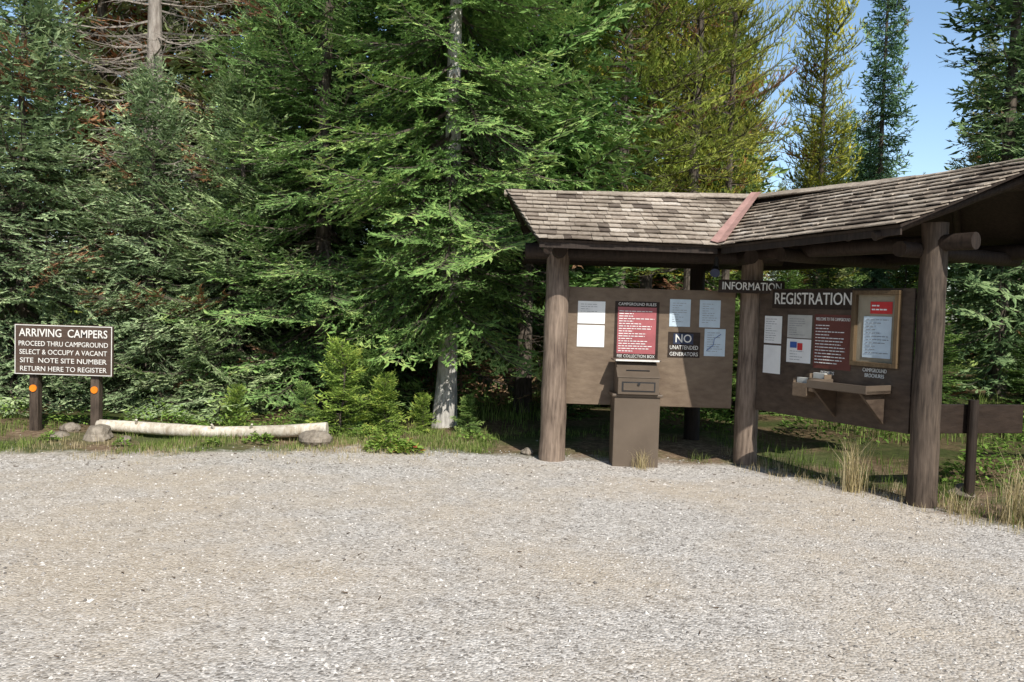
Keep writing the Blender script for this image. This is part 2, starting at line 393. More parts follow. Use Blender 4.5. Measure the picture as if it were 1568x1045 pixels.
# materials: 0 twig wood, 1 needles, 2 dead needles, 3 trunk bark
def tree_mesh(name, kind, H, Rr, z0, spacing, mats, per_whorl=5, rtrunk=.12, dead_z=None, shape=.8, dead_frac=.03, lo=-18, hi=35, irregular=.25):
    Vs, Ts, Ms, Ss = [], [], [], []; off = 0
    n = 12; zs = np.linspace(-.15, H, 14); wx = np.cumsum(rng.normal(0, .012, 14)); wy = np.cumsum(rng.normal(0, .012, 14))
    rr = rtrunk*np.clip(1-zs/H, .03, 1)**.8; rr[0] *= 1.35
    an = np.arange(n)/n*2*np.pi
    ring = np.stack([wx[:, None]+rr[:, None]*np.cos(an)*(1+rng.normal(0, .03, (14, n))), wy[:, None]+rr[:, None]*np.sin(an)*(1+rng.normal(0, .03, (14, n))), np.repeat(zs[:, None], n, 1)], -1).reshape(-1, 3)
    T = []
    for i in range(13):
        for k in range(n):
            a, b2, c, d = i*n+k, i*n+(k+1) % n, (i+1)*n+(k+1) % n, (i+1)*n+k; T += [(a, b2, c), (a, c, d)]
    Vs.append(ring); Ts.append(np.array(T)); Ms.append(np.full(len(T), 3)); Ss.append(np.full(len(T), .5)); off = len(ring)
    def place(proto, sc, az, el, roll, z, shade, matover=None):
        nonlocal off
        V, TT, mi, ti = proto
        ca, sa, ce, se, cr, sr = math.cos(az), math.sin(az), math.cos(el), math.sin(el), math.cos(roll), math.sin(roll)
        Rx = np.array([[1, 0, 0], [0, cr, -sr], [0, sr, cr]]); Ry = np.array([[ce, 0, -se], [0, 1, 0], [se, 0, ce]]); Rz = np.array([[ca, -sa, 0], [sa, ca, 0], [0, 0, 1]])
        M = Rz@Ry@Rx
        px, py = np.interp(z, zs, wx), np.interp(z, zs, wy)
        Vs.append((V*sc)@M.T+np.array([px, py, z])); Ts.append(TT+off); off += len(V)
        m2 = mi.copy()
        if matover is not None: m2[m2 == 1] = matover
        Ms.append(m2); Ss.append(np.clip(ti+shade, 0, 1))
    z = z0
    near = kind in ('spruce', 'fir')
    while z < H-.08:
        f = (z-z0)/(H-z0)
        Rz_ = Rr*(1-f)**shape*min(1, .75+f*2)
        if kind.startswith('pine'): Rz_ = Rr*(.6+.4*math.sin(math.pi*min(1, f*1.1+.15)))*min(1, (1-f)*3)
        for k in range(per_whorl):
            L = Rz_*rng.uniform(1-irregular*1.8, 1+irregular*.6)+.08
            Lp, vs = min(protos(kind), key=lambda q: abs(q[0]-L))
            el = R(lo+(hi-lo)*f**1.2+rng.normal(0, 9))
            dead = rng.random() < dead_frac
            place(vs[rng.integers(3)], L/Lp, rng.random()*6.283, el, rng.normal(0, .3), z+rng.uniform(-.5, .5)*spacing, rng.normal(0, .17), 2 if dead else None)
        z += spacing*(1-.4*f)*(1.7 if near and z > 7.0 else 1)
    if dead_z:
        z = dead_z[0]
        while z < dead_z[1]:
            L = rng.uniform(.4, 1.0)*dead_z[2]
            Lp, vs = min(protos('dead'), key=lambda q: abs(q[0]-L))
            place(vs[rng.integers(3)], L/Lp, rng.random()*6.283, R(rng.uniform(-25, 10)), rng.normal(0, .5), z, 0)
            z += dead_z[3]
    V = np.concatenate(Vs); T = np.concatenate(Ts); M = np.concatenate(Ms); S = np.concatenate(Ss)
    return np_mesh(name, V, T, mats, M, S)
MS = [M_bark, M_spruce, M_deadneedle, M_bark]; MF = [M_bark, M_fir, M_deadneedle, M_bark]; MP = [M_bark, M_pine, M_deadneedle, M_bark]
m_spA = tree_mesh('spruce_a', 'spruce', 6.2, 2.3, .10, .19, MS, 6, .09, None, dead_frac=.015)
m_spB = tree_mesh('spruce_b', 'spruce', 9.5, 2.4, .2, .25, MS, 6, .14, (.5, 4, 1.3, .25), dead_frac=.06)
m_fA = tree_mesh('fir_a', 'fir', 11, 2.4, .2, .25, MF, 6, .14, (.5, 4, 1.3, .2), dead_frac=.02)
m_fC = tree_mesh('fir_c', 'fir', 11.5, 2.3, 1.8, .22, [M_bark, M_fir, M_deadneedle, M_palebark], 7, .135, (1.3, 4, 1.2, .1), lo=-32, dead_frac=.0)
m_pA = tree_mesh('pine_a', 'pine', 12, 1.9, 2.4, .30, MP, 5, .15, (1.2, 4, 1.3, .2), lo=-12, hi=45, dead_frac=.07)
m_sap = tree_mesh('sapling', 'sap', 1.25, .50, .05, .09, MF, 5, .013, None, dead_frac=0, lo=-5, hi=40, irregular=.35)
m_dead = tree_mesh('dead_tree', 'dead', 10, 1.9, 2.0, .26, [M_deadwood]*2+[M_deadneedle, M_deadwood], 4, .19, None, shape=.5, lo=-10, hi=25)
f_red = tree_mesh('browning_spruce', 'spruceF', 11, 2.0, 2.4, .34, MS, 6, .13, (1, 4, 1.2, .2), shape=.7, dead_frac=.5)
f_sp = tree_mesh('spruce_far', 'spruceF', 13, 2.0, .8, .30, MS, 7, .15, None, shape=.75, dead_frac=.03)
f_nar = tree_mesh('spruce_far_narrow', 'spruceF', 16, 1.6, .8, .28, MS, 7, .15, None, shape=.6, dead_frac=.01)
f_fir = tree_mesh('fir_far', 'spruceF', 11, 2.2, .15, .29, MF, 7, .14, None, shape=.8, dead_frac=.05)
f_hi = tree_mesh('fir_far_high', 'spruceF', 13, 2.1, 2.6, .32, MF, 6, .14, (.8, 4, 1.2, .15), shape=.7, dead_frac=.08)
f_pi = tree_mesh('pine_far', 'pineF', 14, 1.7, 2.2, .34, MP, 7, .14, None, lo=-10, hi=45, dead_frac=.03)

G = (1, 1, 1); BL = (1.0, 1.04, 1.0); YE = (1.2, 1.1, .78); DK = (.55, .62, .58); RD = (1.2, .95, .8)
def tr(name, me, x, y, sc=1.0, col=G, rot=None):
    put(name, me, None, (x, y, 0), random.random()*6.28 if rot is None else rot, sc, col)
tr('spruce_tree', m_spA, -6.9, 11.3, 1.05, BL)
tr('spruce_tree', m_spA, -5.2, 11.5, .80, BL)
tr('spruce_tree', m_spB, -8.8, 12.3, 1.0, BL)
tr('spruce_tree', m_spA, -3.9, 11.4, .8, (.95, 1.0, .85))
tr('spruce_tree', m_spB, -4.0, 13.4, 1.0, (.85, 1.0, .8))
tr('spruce_tree', f_red, -7.2, 14.0, 1.1, (1.0, .9, .8))
tr('spruce_tree', f_red, -4.9, 14.6, 1.05, (.95, .95, .8))
tr('dead_pine_tree', m_dead, -5.65, 12.7, 1.05)
tr('fir_tree', m_fA, -2.75, 11.6, .95, (.95, 1, 1.1))
tr('fir_tree', m_fA, -1.6, 13.2, 1.05, (.85, .95, .9))
tr('fir_tree', m_fC, -0.86, 10.45, 1.0, (.95, 1, 1.0), 2.0)
tr('fir_tree', f_hi, 0.7, 13.2, 1.0, (.75, .8, .85))
tr('fir_tree', f_hi, .2, 12.2, .9, (.75, .85, .85))
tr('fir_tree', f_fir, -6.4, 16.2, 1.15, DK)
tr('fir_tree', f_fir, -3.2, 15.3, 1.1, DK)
tr('pine_tree', m_pA, 3.3, 15.0, (.85, .85, 1.05), G)
tr('pine_tree', m_pA, 1.9, 14.2, .95, (.85, .95, .9))
tr('pine_tree', f_pi, 2.9, 17.6, 1.1, YE)
tr('pine_tree', m_pA, 4.5, 17.2, (.65, .65, 1.1), YE)
tr('pine_tree', f_pi, 8.45, 22.5, (.75, .75, 1.0), YE)
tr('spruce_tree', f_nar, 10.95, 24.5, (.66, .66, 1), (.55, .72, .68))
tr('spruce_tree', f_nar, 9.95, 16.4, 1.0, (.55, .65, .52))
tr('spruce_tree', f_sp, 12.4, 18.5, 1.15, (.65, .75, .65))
for (x, y, s, c) in [(-2.03, 9.4, .92, YE), (-1.45, 9.5, .62, YE), (-1.72, 9.9, .8, G), (-1.05, 9.7, .42, YE), (-0.5, 9.9, .4, G), (-2.5, 9.6, .5, G), (-3.3, 9.7, .45, YE)]:
    tr('fir_sapling', m_sap, x, y, s, c)
for (x, y, h) in [(.9, 11.9, 1.7), (2.2, 12.6, 1.5), (3.3, 12.2, 1.9), (4.4, 13.0, 2.3), (5.6, 12.6, 1.8), (6.9, 13.4, 2.4), (1.5, 13.4, 2.2), (8.2, 12.8, 1.5), (5.0, 14.6, 2.6)]:
    s = h/11; put('young_fir_tree', f_fir, None, (x, y, 0), random.random()*6.28, (s*1.9, s*1.9, s), (.5, .56, .45))

df = empty('distant_forest', (0, 35, 0))
meshes = [f_sp, f_fir, f_pi, f_nar, f_fir, f_hi]; Hs = [13, 11, 14, 16, 11, 13]
cnt = 0
for row, (yy, n) in enumerate([(17.5, 12), (20.5, 18), (24, 22), (29, 26), (37, 28), (48, 30)]):
    for i in range(n):
        y = yy+random.uniform(-1.6, 1.6); x = (-.95+1.95*(i+random.uniform(.1, .9))/n)*y*1.0
        k = random.randrange(6); r = x/y
        h = random.uniform(9.5, 14)
        if yy > 22 and r < -.1: continue
        if yy < 19 and r > .0: h = random.uniform(2.0, 3.4); k = 1
        elif yy < 22 and r > .22: h = random.uniform(2.2, 4.0); k = 1
        if yy < 19 and random.random() < .3 and r > 0: continue
        if .29 < r < .36: h = min(h, 1.6+random.uniform(.15, .23)*y)
        if .455 < r < .55: h = min(h, 1.6+random.uniform(.14, .22)*y)
        if .36 <= r <= .455: h = min(h, 1.6+.26*y)
        s = h/Hs[k]
        ss = (max(s, .5), max(s, .5), s) if h > 5 else (max(s, .4), max(s, .4), s)
        col = random.choice([G, YE, DK, G, RD])
        if h < 5: col = random.choice([DK, (.6, .6, .45)])
        put('tree_%03d' % cnt, meshes[k], df, (x, y, 0), random.random()*6.28, ss, col); cnt += 1
# unseen trees added across the gravel lot to block low sky and deepen shade
of = empty('unseen_forest_across_lot', (0, -20, 0))
for i in range(26):
    a = R(-115+230*i/25); d = random.uniform(17, 21)
    x, y = math.sin(a)*d*1.15, -math.cos(a)*d+2
    if y > 5 and abs(x) < 17: continue
    k = random.choice([0, 1, 4]); s = random.uniform(10, 12.5)/Hs[k]
    put('unseen_lot_tree_%02d' % i, meshes[k], of, (x, y, 0), random.random()*6.28, (s*1.25, s*1.25, s), DK)

# ------------------------------------------------------------------ grass and weeds
def blades(name, pts, hts, mat, nb, spread, wid=.006, lean=.35, tintlo=0, tinthi=1):
    m = len(pts)*nb; c = np.repeat(np.array(pts), nb, 0); h = np.repeat(np.array(hts), nb)*rng.uniform(.45, 1.1, m)
    x = c[:, 0]+rng.normal(0, spread, m); y = c[:, 1]+rng.normal(0, spread, m); z = gz(x, y)-.005
    az = rng.random(m)*6.283; ln = h*lean*rng.random(m)**.7; dx, dy = np.cos(az), np.sin(az)
    wa = rng.random(m)*6.283; wx_, wy_ = np.cos(wa)*wid/2, np.sin(wa)*wid/2
    P0 = np.stack([x, y, z], -1); P1 = P0+np.stack([dx*ln*.35, dy*ln*.35, h*.6], -1); P2 = P0+np.stack([dx*ln*1.2, dy*ln*1.2, h], -1)
    W = np.stack([wx_, wy_, np.zeros(m)], -1)
    V = np.stack([P0-W, P0+W, P1+W*.8, P1-W*.8, P2], 1).reshape(-1, 3); b = 5*np.arange(m)[:, None]
    F = np.stack([b+[0, 1, 2], b+[0, 2, 3], b+[3, 2, 4]], 1).reshape(-1, 3)
    put(name, np_mesh(name, V, F, [mat], tint=np.repeat(rng.uniform(tintlo, tinthi, m), 3)))
def patchy(x, y, th): return np.sin(x*2.3+y*1.1)+np.sin(x*5.1-y*3.7+1)+np.sin(x*.9+2) > th
n = 2400; x = rng.uniform(-9, 2.2, n); y = Yb(x)+np.abs(rng.normal(.2, .7, n)); k = np.where(((x < -.2) | (y > 9.6)) & patchy(x, y, -.5))[0]
blades('edge_grass', np.stack([x, y], -1)[k], rng.uniform(.03, .12, len(k)), M_grass, 12, .05)
n = 900; x = rng.uniform(-9, -.1, n); y = Yb(x)+rng.normal(.2, .35, n); k = np.where(patchy(x+1, y, -.3))[0]
blades('dry_edge_grass', np.stack([x, y], -1)[k], rng.uniform(.03, .11, len(k)), M_drygrass, 10, .05, .004)
n = 3800; x = rng.uniform(-3, 17, n); y = rng.uniform(10, 26, n)
k = np.where(np.sin(x*1.1+y*.7)+np.sin(x*.6-y*.9+1) > .1)[0]
blades('forest_floor_grass', np.stack([x, y], -1)[k], rng.uniform(.12, .34, len(k)), M_grass, 10, .14, .012, tinthi=.9)
n = 560; x = rng.uniform(2.6, 8, n); y = Yb(x)+np.abs(rng.normal(.7, 1.0, n))+.15
blades('kiosk_side_grass', np.stack([x, y], -1), rng.uniform(.05, .20, n), M_grass, 9, .07, .006, tinthi=.55)
n = 420; x = rng.uniform(2.4, 7, n); y = Yb(x)+rng.normal(.15, .3, n)*1.2
blades('dry_side_grass', np.stack([x, y], -1), rng.uniform(.04, .14, n), M_drygrass, 9, .05, .004)
blades('grass_tuft', [(1.36, 8.12)], [.22], M_drygrass, 90, .05, .004, .8)
blades('tall_grass_tuft', [(3.15, 7.3), (3.2, 7.35)], [.5, .62], M_drygrass, 70, .05, .005, .5)
blades('tall_grass_tuft', [(4.02, 6.35), (4.1, 6.25), (3.72, 6.6), (4.3, 6.5)], [.5, .62, .25, .5], M_drygrass, 60, .06, .006, .5)
blades('grass_tuft', [(2.02, 8.55), (.55, 8.62), (1.0, 8.7)], [.16, .1, .1], M_grass, 40, .06, .004, .8)

def leafy(name, cx, cy, r, h, n, lo=0, hi=.85, ls=.035):
    a = rng.random(n)*6.283; q = np.sqrt(rng.random(n))*r; z = h*(1-(q/r)**2)*rng.uniform(.3, 1, n)
    C = np.stack([cx+q*np.cos(a), cy+q*np.sin(a)*.7, gz(cx, cy)+z+.02], -1)
    d = nrm(np.stack([np.cos(a), np.sin(a), rng.normal(.25, .4, n)], -1)); s = nrm(np.cross(d, [0, 0, 1.0])+rng.normal(0, .25, (n, 3)))
    l = ls*rng.uniform(.6, 1.3, n)[:, None]
    V = np.stack([C-d*l, C-d*l*.1+s*l*.55, C+d*l, C-d*l*.1-s*l*.55], 1).reshape(-1, 3)
    b = 4*np.arange(n)[:, None]; F = (b+[0, 1, 2, 3])
    put(name, np_mesh(name, V, F, [M_leaf], tint=rng.uniform(lo, hi, n)))
leafy('leafy_weed', -1.32, 8.66, .26, .2, 420, .5, .96)
leafy('leafy_weed', -1.08, 8.58, .17, .14, 220, .6, 1.0)
for (x, y, r, h, n) in [(-4.3, 9.7, .5, .35, 350), (-3.9, 9.45, .35, .3, 260), (-3.3, 9.4, .4, .28, 300), (-2.7, 9.3, .35, .25, 260), (-2.75, 8.82, .2, .12, 160),
                        (-5.1, 9.5, .5, .25, 300), (-5.9, 9.5, .5, .3, 300), (-6.7, 9.4, .5, .25, 300), (-.4, 9.4, .3, .15, 150), (-1.6, 9.15, .3, .15, 160)]:
    leafy('leafy_shrub', x, y, r, h, n, .05, .85, .026)
leafy('leafy_shrub', 4.7, 7.9, .5, .35, 420, .0, .6)
leafy('leafy_shrub', 6.0, 9.0, .8, .6, 900, .0, .7)
leafy('leafy_shrub', 4.4, 10.6, .9, .6, 900, .0, .4)
leafy('leafy_shrub', 2.6, 11.2, .8, .45, 700, .0, .4)
leafy('leafy_shrub', 8.0, 11.0, 1.2, .9, 1500, .0, .85, .05)
leafy('leafy_shrub', 10.5, 14.0, 1.6, 1.2, 1800, .0, .85, .06)
for (x, y, r) in [(-6.2, 8.3, .13), (-4.9, 8.5, .11), (-5.4, 8.2, .07), (-5.8, 8.5, .15), (-4.1, 8.45, .1), (-3.2, 8.6, .12)]: leafy('leafy_weed', x, y, r, .09, 90, .2, .9, .022)
mb = MB()
for i in range(420):
    if i < 260: x = random.uniform(-7, 5.5); y = float(Yb(x))-abs(random.gauss(0, .5))
    else: x = random.uniform(-4, 4.5); y = random.uniform(3, 8)
    if x > .64*y+.5: continue
    a = random.random()*6.28; l = random.uniform(.01, .045); w = random.uniform(.0015, .004); z = float(gz(x, y))+.009
    mb.tube([(x, y, z), (x+math.cos(a)*l, y+math.sin(a)*l, z+random.uniform(-.002, .006))], [w, w*.7], M_twig, 4)
mb.obj('twig_litter')

# ------------------------------------------------------------------ peeled log and rocks
mb = MB()
P = [(-4.66, 9.05, .13), (-4.2, 9.02, .12), (-3.75, 8.99, .11), (-3.3, 8.97, .10), (-2.9, 8.97, .115), (-2.5, 8.95, .14), (-2.04, 8.95, .185)]
mb.tube(P, [.062, .066, .07, .064, .066, .07, .068], M_log, 14, wob=.05)
for (i, a) in [(1, .6), (3, -.4), (4, .9)]:
    p = Vector(P[i]); mb.tube([p+Vector((0, -.03, .04)), p+Vector((a*.04, -.08, .10))], [.018, .012], M_log, 7)
mb.obj('peeled_log')
def rock(name, c, r, sz=(1, 1, .7)):
    bpy.ops.mesh.primitive_ico_sphere_add(subdivisions=3, radius=1, location=(0, 0, 0)); o = bpy.context.object; o.name = name
    ph = [random.uniform(0, 6) for _ in range(6)]
    for v in o.data.vertices:
        k = 1+.14*math.sin(v.co.x*3+ph[0])+.12*math.sin(v.co.y*4+ph[1])+.1*math.sin(v.co.z*5+ph[2])+.05*math.sin(v.co.x*9+v.co.y*7+ph[3])
        v.co = Vector((v.co.x*k*sz[0]*r, v.co.y*k*sz[1]*r, v.co.z*k*sz[2]*r))
    o.location = c; o.data.materials.append(M_rock)
rock('rock', (-4.5, 8.78, .06), .15); rock('rock', (-2.13, 8.78, .07), .15, (1, .9, .85))
rock('rock', (-4.95, 8.75, .03), .1); rock('rock', (-4.2, 8.72, .02), .07); rock('rock', (-5.0, 9.1, .05), .12)
rock('rock', (.2, 8.75, .02), .07); rock('rock', (4.1, 7.2, .04), .11)

# ------------------------------------------------------------------ campers sign
def text(body, loc, h, mat, parent, rotz=0.0, width=None, name=None, ext=.0015, off=0.0):
    c = bpy.data.curves.new(name or 'lettering', 'FONT'); c.body = body; c.size = h/.70; c.align_x = 'CENTER'; c.align_y = 'CENTER'
    c.extrude = ext; c.offset = off; c.materials.append(mat); c.resolution_u = 3
    o = bpy.data.objects.new(name or 'lettering', c); scene.collection.objects.link(o)
    o.location = loc; o.rotation_euler = (R(90), 0, rotz)
    bpy.context.view_layer.update()
    if width and o.dimensions.x > 0: o.scale.x = width/o.dimensions.x
    if parent: o.parent = parent; o.matrix_parent_inverse = Matrix.Translation(-Vector(parent.location))
    return o
sg = empty('campers_sign', (-5.0, 9.0, 0)); cx = -5.02; yS = 8.97
mb = MB(); mb.box((cx, yS+.03, .97), (1.10, .04, .57), M_sign); mb.obj('sign_board', sg, .008)
mb = MB()
for (cx2, cz, sx, sz) in [(cx, 1.243, 1.09, .008), (cx, .697, 1.09, .008), (cx-.54, .97, .008, .54), (cx+.54, .97, .008, .54)]:
    mb.box((cx2, yS+.008, cz), (sx, .004, sz), M_white)
mb.obj('border', sg)
mb = MB()
for x in (-5.38, -4.69):
    mb.box((x, yS+.10, .45), (.095, .095, 1.4), M_postd)
mb.obj('legs', sg, .006)
mb = MB()
for x in (-5.38, -4.69):
    mb.tube([(x, yS+.052, .53), (x, yS+.040, .53)], [.04, .04], M_orange, 18)
mb.obj('reflectors', sg)
text('ARRIVING  CAMPERS', (cx, yS+.006, 1.155), .088, M_white, sg, 0, .99, off=.001)
for i, t in enumerate(['PROCEED THRU CAMPGROUND', 'SELECT & OCCUPY A VACANT', 'SITE  NOTE SITE NUMBER', 'RETURN HERE TO REGISTER']):
    text(t, (cx, yS+.006, 1.035-.094*i), .055, M_white, sg, 0, [1.0, .98, .97, .97][i], off=.0)

# ------------------------------------------------------------------ kiosk
K = empty('information_kiosk', (2.5, 8.5, 0))
dirL = Vector((1, .02, 0)).normalized(); ang2 = R(-59); dirR = Vector((math.cos(ang2), math.sin(ang2), 0)); nR = Vector((-.857, -.515, 0))
pL = Vector((.46, 8.47, 0)); pM = Vector((2.53, 8.55, 0)); pR = Vector((3.57, 6.87, 0))
A = Vector((.23, 7.85, 2.27)); B = Vector((2.0, 7.9, 2.26)); C = Vector((2.98, 6.26, 2.33))
RL = Vector((-.12, 9.05, 2.87)); Vv = Vector((2.69, 9.07, 2.91)); D = Vector((4.30, 6.38, 2.86))
A2 = Vector((.23, 10.25, 2.27)); B2 = Vector((3.38, 10.24, 2.27)); C2 = Vector((5.0, 7.48, 2.30))
mb = MB()
for p, top in ((pL, 2.42), (pM, 2.45), (pR, 2.42)):
    q, r = log_pts(p+Vector((0, 0, -.15)), p+Vector((0, 0, top)), .14, .118, 12, .004)
    if p is pR: r = [x*.88 for x in r]
    if p is pM: r = [x*.90 for x in r]
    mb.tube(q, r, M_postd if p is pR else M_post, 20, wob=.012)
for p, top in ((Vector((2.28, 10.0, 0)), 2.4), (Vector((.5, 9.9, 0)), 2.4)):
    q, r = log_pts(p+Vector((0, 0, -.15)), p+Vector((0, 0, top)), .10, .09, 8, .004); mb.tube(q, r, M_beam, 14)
mb.obj('log_posts', K)
mb = MB()
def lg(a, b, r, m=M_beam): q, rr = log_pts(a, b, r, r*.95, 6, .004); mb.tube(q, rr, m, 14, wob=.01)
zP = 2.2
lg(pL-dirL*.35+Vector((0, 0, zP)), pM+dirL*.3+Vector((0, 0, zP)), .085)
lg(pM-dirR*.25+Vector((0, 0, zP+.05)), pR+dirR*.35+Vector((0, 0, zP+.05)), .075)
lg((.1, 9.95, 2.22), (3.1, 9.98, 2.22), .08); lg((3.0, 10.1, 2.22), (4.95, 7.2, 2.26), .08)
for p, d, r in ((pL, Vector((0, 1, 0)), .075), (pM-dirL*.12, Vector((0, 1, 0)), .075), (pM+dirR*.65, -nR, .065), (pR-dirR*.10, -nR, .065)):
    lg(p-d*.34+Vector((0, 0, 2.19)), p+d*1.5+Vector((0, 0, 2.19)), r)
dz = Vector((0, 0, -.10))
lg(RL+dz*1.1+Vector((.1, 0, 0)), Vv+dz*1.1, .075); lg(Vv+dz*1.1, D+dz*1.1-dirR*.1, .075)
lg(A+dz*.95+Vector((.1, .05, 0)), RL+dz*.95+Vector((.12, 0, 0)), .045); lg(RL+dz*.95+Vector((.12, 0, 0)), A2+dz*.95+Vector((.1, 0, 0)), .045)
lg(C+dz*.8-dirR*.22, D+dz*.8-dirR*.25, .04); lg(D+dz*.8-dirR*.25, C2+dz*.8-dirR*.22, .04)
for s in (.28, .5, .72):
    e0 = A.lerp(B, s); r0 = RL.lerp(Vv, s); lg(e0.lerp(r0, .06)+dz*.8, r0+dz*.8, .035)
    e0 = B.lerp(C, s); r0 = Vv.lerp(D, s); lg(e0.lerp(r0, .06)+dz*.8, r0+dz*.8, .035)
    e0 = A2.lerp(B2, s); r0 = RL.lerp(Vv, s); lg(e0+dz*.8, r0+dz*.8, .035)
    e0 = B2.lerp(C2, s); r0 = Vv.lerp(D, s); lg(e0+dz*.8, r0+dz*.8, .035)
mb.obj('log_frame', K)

def clip(poly, q):
    out = poly
    for i in range(len(q)):
        a, b = q[i], q[(i+1) % len(q)]; ins = lambda p: (b[0]-a[0])*(p[1]-a[1])-(b[1]-a[1])*(p[0]-a[0]) >= 0
        inp = out; out = []
        for j in range(len(inp)):
            p, r = inp[j], inp[(j+1) % len(inp)]; ip, ir = ins(p), ins(r)
            if ip: out.append(p)
            if ip != ir:
                dx, dy = r[0]-p[0], r[1]-p[1]; den = (b[0]-a[0])*dy-(b[1]-a[1])*dx
                t = -((b[0]-a[0])*(p[1]-a[1])-(b[1]-a[1])*(p[0]-a[0]))/den if abs(den) > 1e-12 else 0
                out.append((p[0]+dx*t, p[1]+dy*t))
        if not out: return []
    return out
def roof_slope(mb, deck, e0, e1, r1, r0, exp=.115, front=True):
    u = (e1-e0).normalized(); m = (r0+r1)/2-e0; v = (m-u*m.dot(u)).normalized(); n = u.cross(v)
    if n.z < 0: n = -n
    def uv(p): d = p-e0; return (d.dot(u), d.dot(v))
    q = [uv(e0), uv(e1), uv(r1), uv(r0)]
    area = sum(q[i][0]*q[(i+1) % 4][1]-q[(i+1) % 4][0]*q[i][1] for i in range(4))
    if area < 0: q = q[::-1]
    W = lambda p, h: e0+u*p[0]+v*p[1]+n*h
    deck.prism([W(p, 0) for p in q], n*.022, M_beam)
    vmax = max(p[1] for p in q); umin = min(p[0] for p in q)-.1; umax = max(p[0] for p in q)+.1
    k = 0; vv = -.03; q2 = [(p[0], p[1]-.04 if p[1] < .1 else p[1]) for p in q]
    while vv < vmax:
        x = umin-random.random()*.1
        while x < umax:
            w = random.choice([.07, .1, .12, .14, .17, .2])*random.uniform(.9, 1.1); j = random.uniform(-.012, .012) if k else random.uniform(-.02, .008); sk = random.uniform(-.006, .006)
            poly = clip([(x+.002, vv+j-sk), (x+w-.002, vv+j+sk), (x+w-.002, vv+exp*1.5), (x+.002, vv+exp*1.5)], q2)
            if len(poly) > 2:
                lift = .026+random.uniform(0, .008); cr = random.uniform(-.004, .004)
                P = [W(p, lift*(1-(p[1]-vv)/(exp*1.5))+.006+cr*((p[0]-x)/w-.5)) for p in poly]
                t = min(1, max(0, random.gauss(.58, .22)))
                if random.random() < .04: t = random.uniform(0, .15)
                mb.prism(P, n*.010, M_shingle, t)
            x += w
        vv += exp; k += 1
mb = MB(); deck = MB()
roof_slope(mb, deck, A, B, Vv, RL); roof_slope(mb, deck, B, C, D, Vv)
roof_slope(mb, deck, A2, B2, Vv, RL); roof_slope(mb, deck, B2, C2, D, Vv)
mb.obj('shingles', K); deck.obj('roof_deck', K)
mb = MB()
def cap(a, b):
    n = int((b-a).length/.3); d = (b-a).normalized(); s = Vector((-d.y, d.x, 0)).normalized()
    for i in range(n):
        p = a.lerp(b, (i+.5)/n)+Vector((0, 0, .035+.003*(i % 2)))
        for sgn_ in (-1, 1):
            ax = (s*sgn_*.87+Vector((0, 0, -.48))).normalized()
            mb.box(p+ax*.055, ((b-a).length/n+.03, .11, .012), M_shingle, d, ax, d.cross(ax))
cap(RL, Vv); cap(Vv, D); mb.t = [random.uniform(.35, .8) for _ in mb.t]
mb.obj('ridge_cap', K)
mb = MB()
vd = (Vv-B).normalized()
nl = (B-A).cross(RL-A).normalized(); nl = nl if nl.z > 0 else -nl
nr = (C-B).cross(D-B).normalized(); nr = nr if nr.z > 0 else -nr
sl = nl.cross(vd).normalized(); sl = sl if sl.x < 0 else -sl
sr = nr.cross(vd).normalized(); sr = sr if sr.x > 0 else -sr
o1 = (nl+nr).normalized()*.055
for s_, nn in ((sl, nl), (sr, nr)):
    poly = [B+o1-vd*.05, Vv+o1+vd*.02, Vv+s_*.055+o1*.95, B+s_*.075+o1*.95-vd*.03]
    mb.prism(poly, nn*.004, M_flash)
mb.obj('valley_flashing', K)
mb = MB()
for a, b in ((A, B), (B, C)):
    d = (b-a).normalized(); s = Vector((d.y, -d.x, 0))
    mb.box((a+b)/2+Vector((0, 0, -.045))+Vector((-d.y, d.x, 0))*.03, ((b-a).length-.02, .022, .06), M_beam, d, s.normalized(), d.cross(s.normalized()))
mb.obj('fascia', K)

mb = MB(); yP = 8.56
mb.box((1.46, yP, 1.215), (1.80, .03, 1.25), M_panel)
mb.box((1.46, yP+.03, 1.80), (1.84, .05, .06), M_beam); mb.box((1.46, yP+.04, .66), (1.84, .05, .06), M_beam)
def W2(s, z, o=0.0): return pM+dirR*s+nR*o+Vector((0, 0, z))
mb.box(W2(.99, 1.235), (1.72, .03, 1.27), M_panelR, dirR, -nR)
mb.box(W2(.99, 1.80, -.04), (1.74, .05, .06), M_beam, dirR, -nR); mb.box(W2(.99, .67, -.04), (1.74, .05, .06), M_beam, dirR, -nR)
mb.obj('notice_boards', K, .004)
yF = yP-.017
def sheet(mb, x0, x1, z0, z1, mat, o=0.0): mb.box(((x0+x1)/2, yF-.002-o, (z0+z1)/2), (x1-x0, .003, z1-z0), mat)
def sheetR(mb, s0, s1, z0, z1, mat, o=0.0): mb.box(W2((s0+s1)/2, (z0+z1)/2, .018+o), (s1-s0, .003, z1-z0), mat, dirR, -nR)
def lines(fn, mb, a0, a1, z0, z1, mat, n, o, h=.006):
    for i in range(n):
        z = z1-(z1-z0)*(i+.5)/n; x = a0
        w = (a1-a0)*random.uniform(.6, 1) if random.random() < .7 else (a1-a0)*.4
        xe = a0+w
        while x < xe:
            l = random.uniform(.015, .05); fn(mb, x, min(x+l, xe), z-h/2, z+h/2, mat, o); x += l+.009
mb = MB()
sheet(mb, .69, .98, 1.452, 1.69, M_paper); lines(sheet, mb, .72, .95, 1.57, 1.67, M_ink, 4, .003, .004)
sheet(mb, .69, .98, 1.205, 1.437, M_paper)
sheet(mb, 1.085, 1.555, 1.09, 1.70, M_dark); sheet(mb, 1.115, 1.525, 1.145, 1.64, M_red, .004)
lines(sheet, mb, 1.13, 1.51, 1.16, 1.61, M_paper, 17, .008, .008)
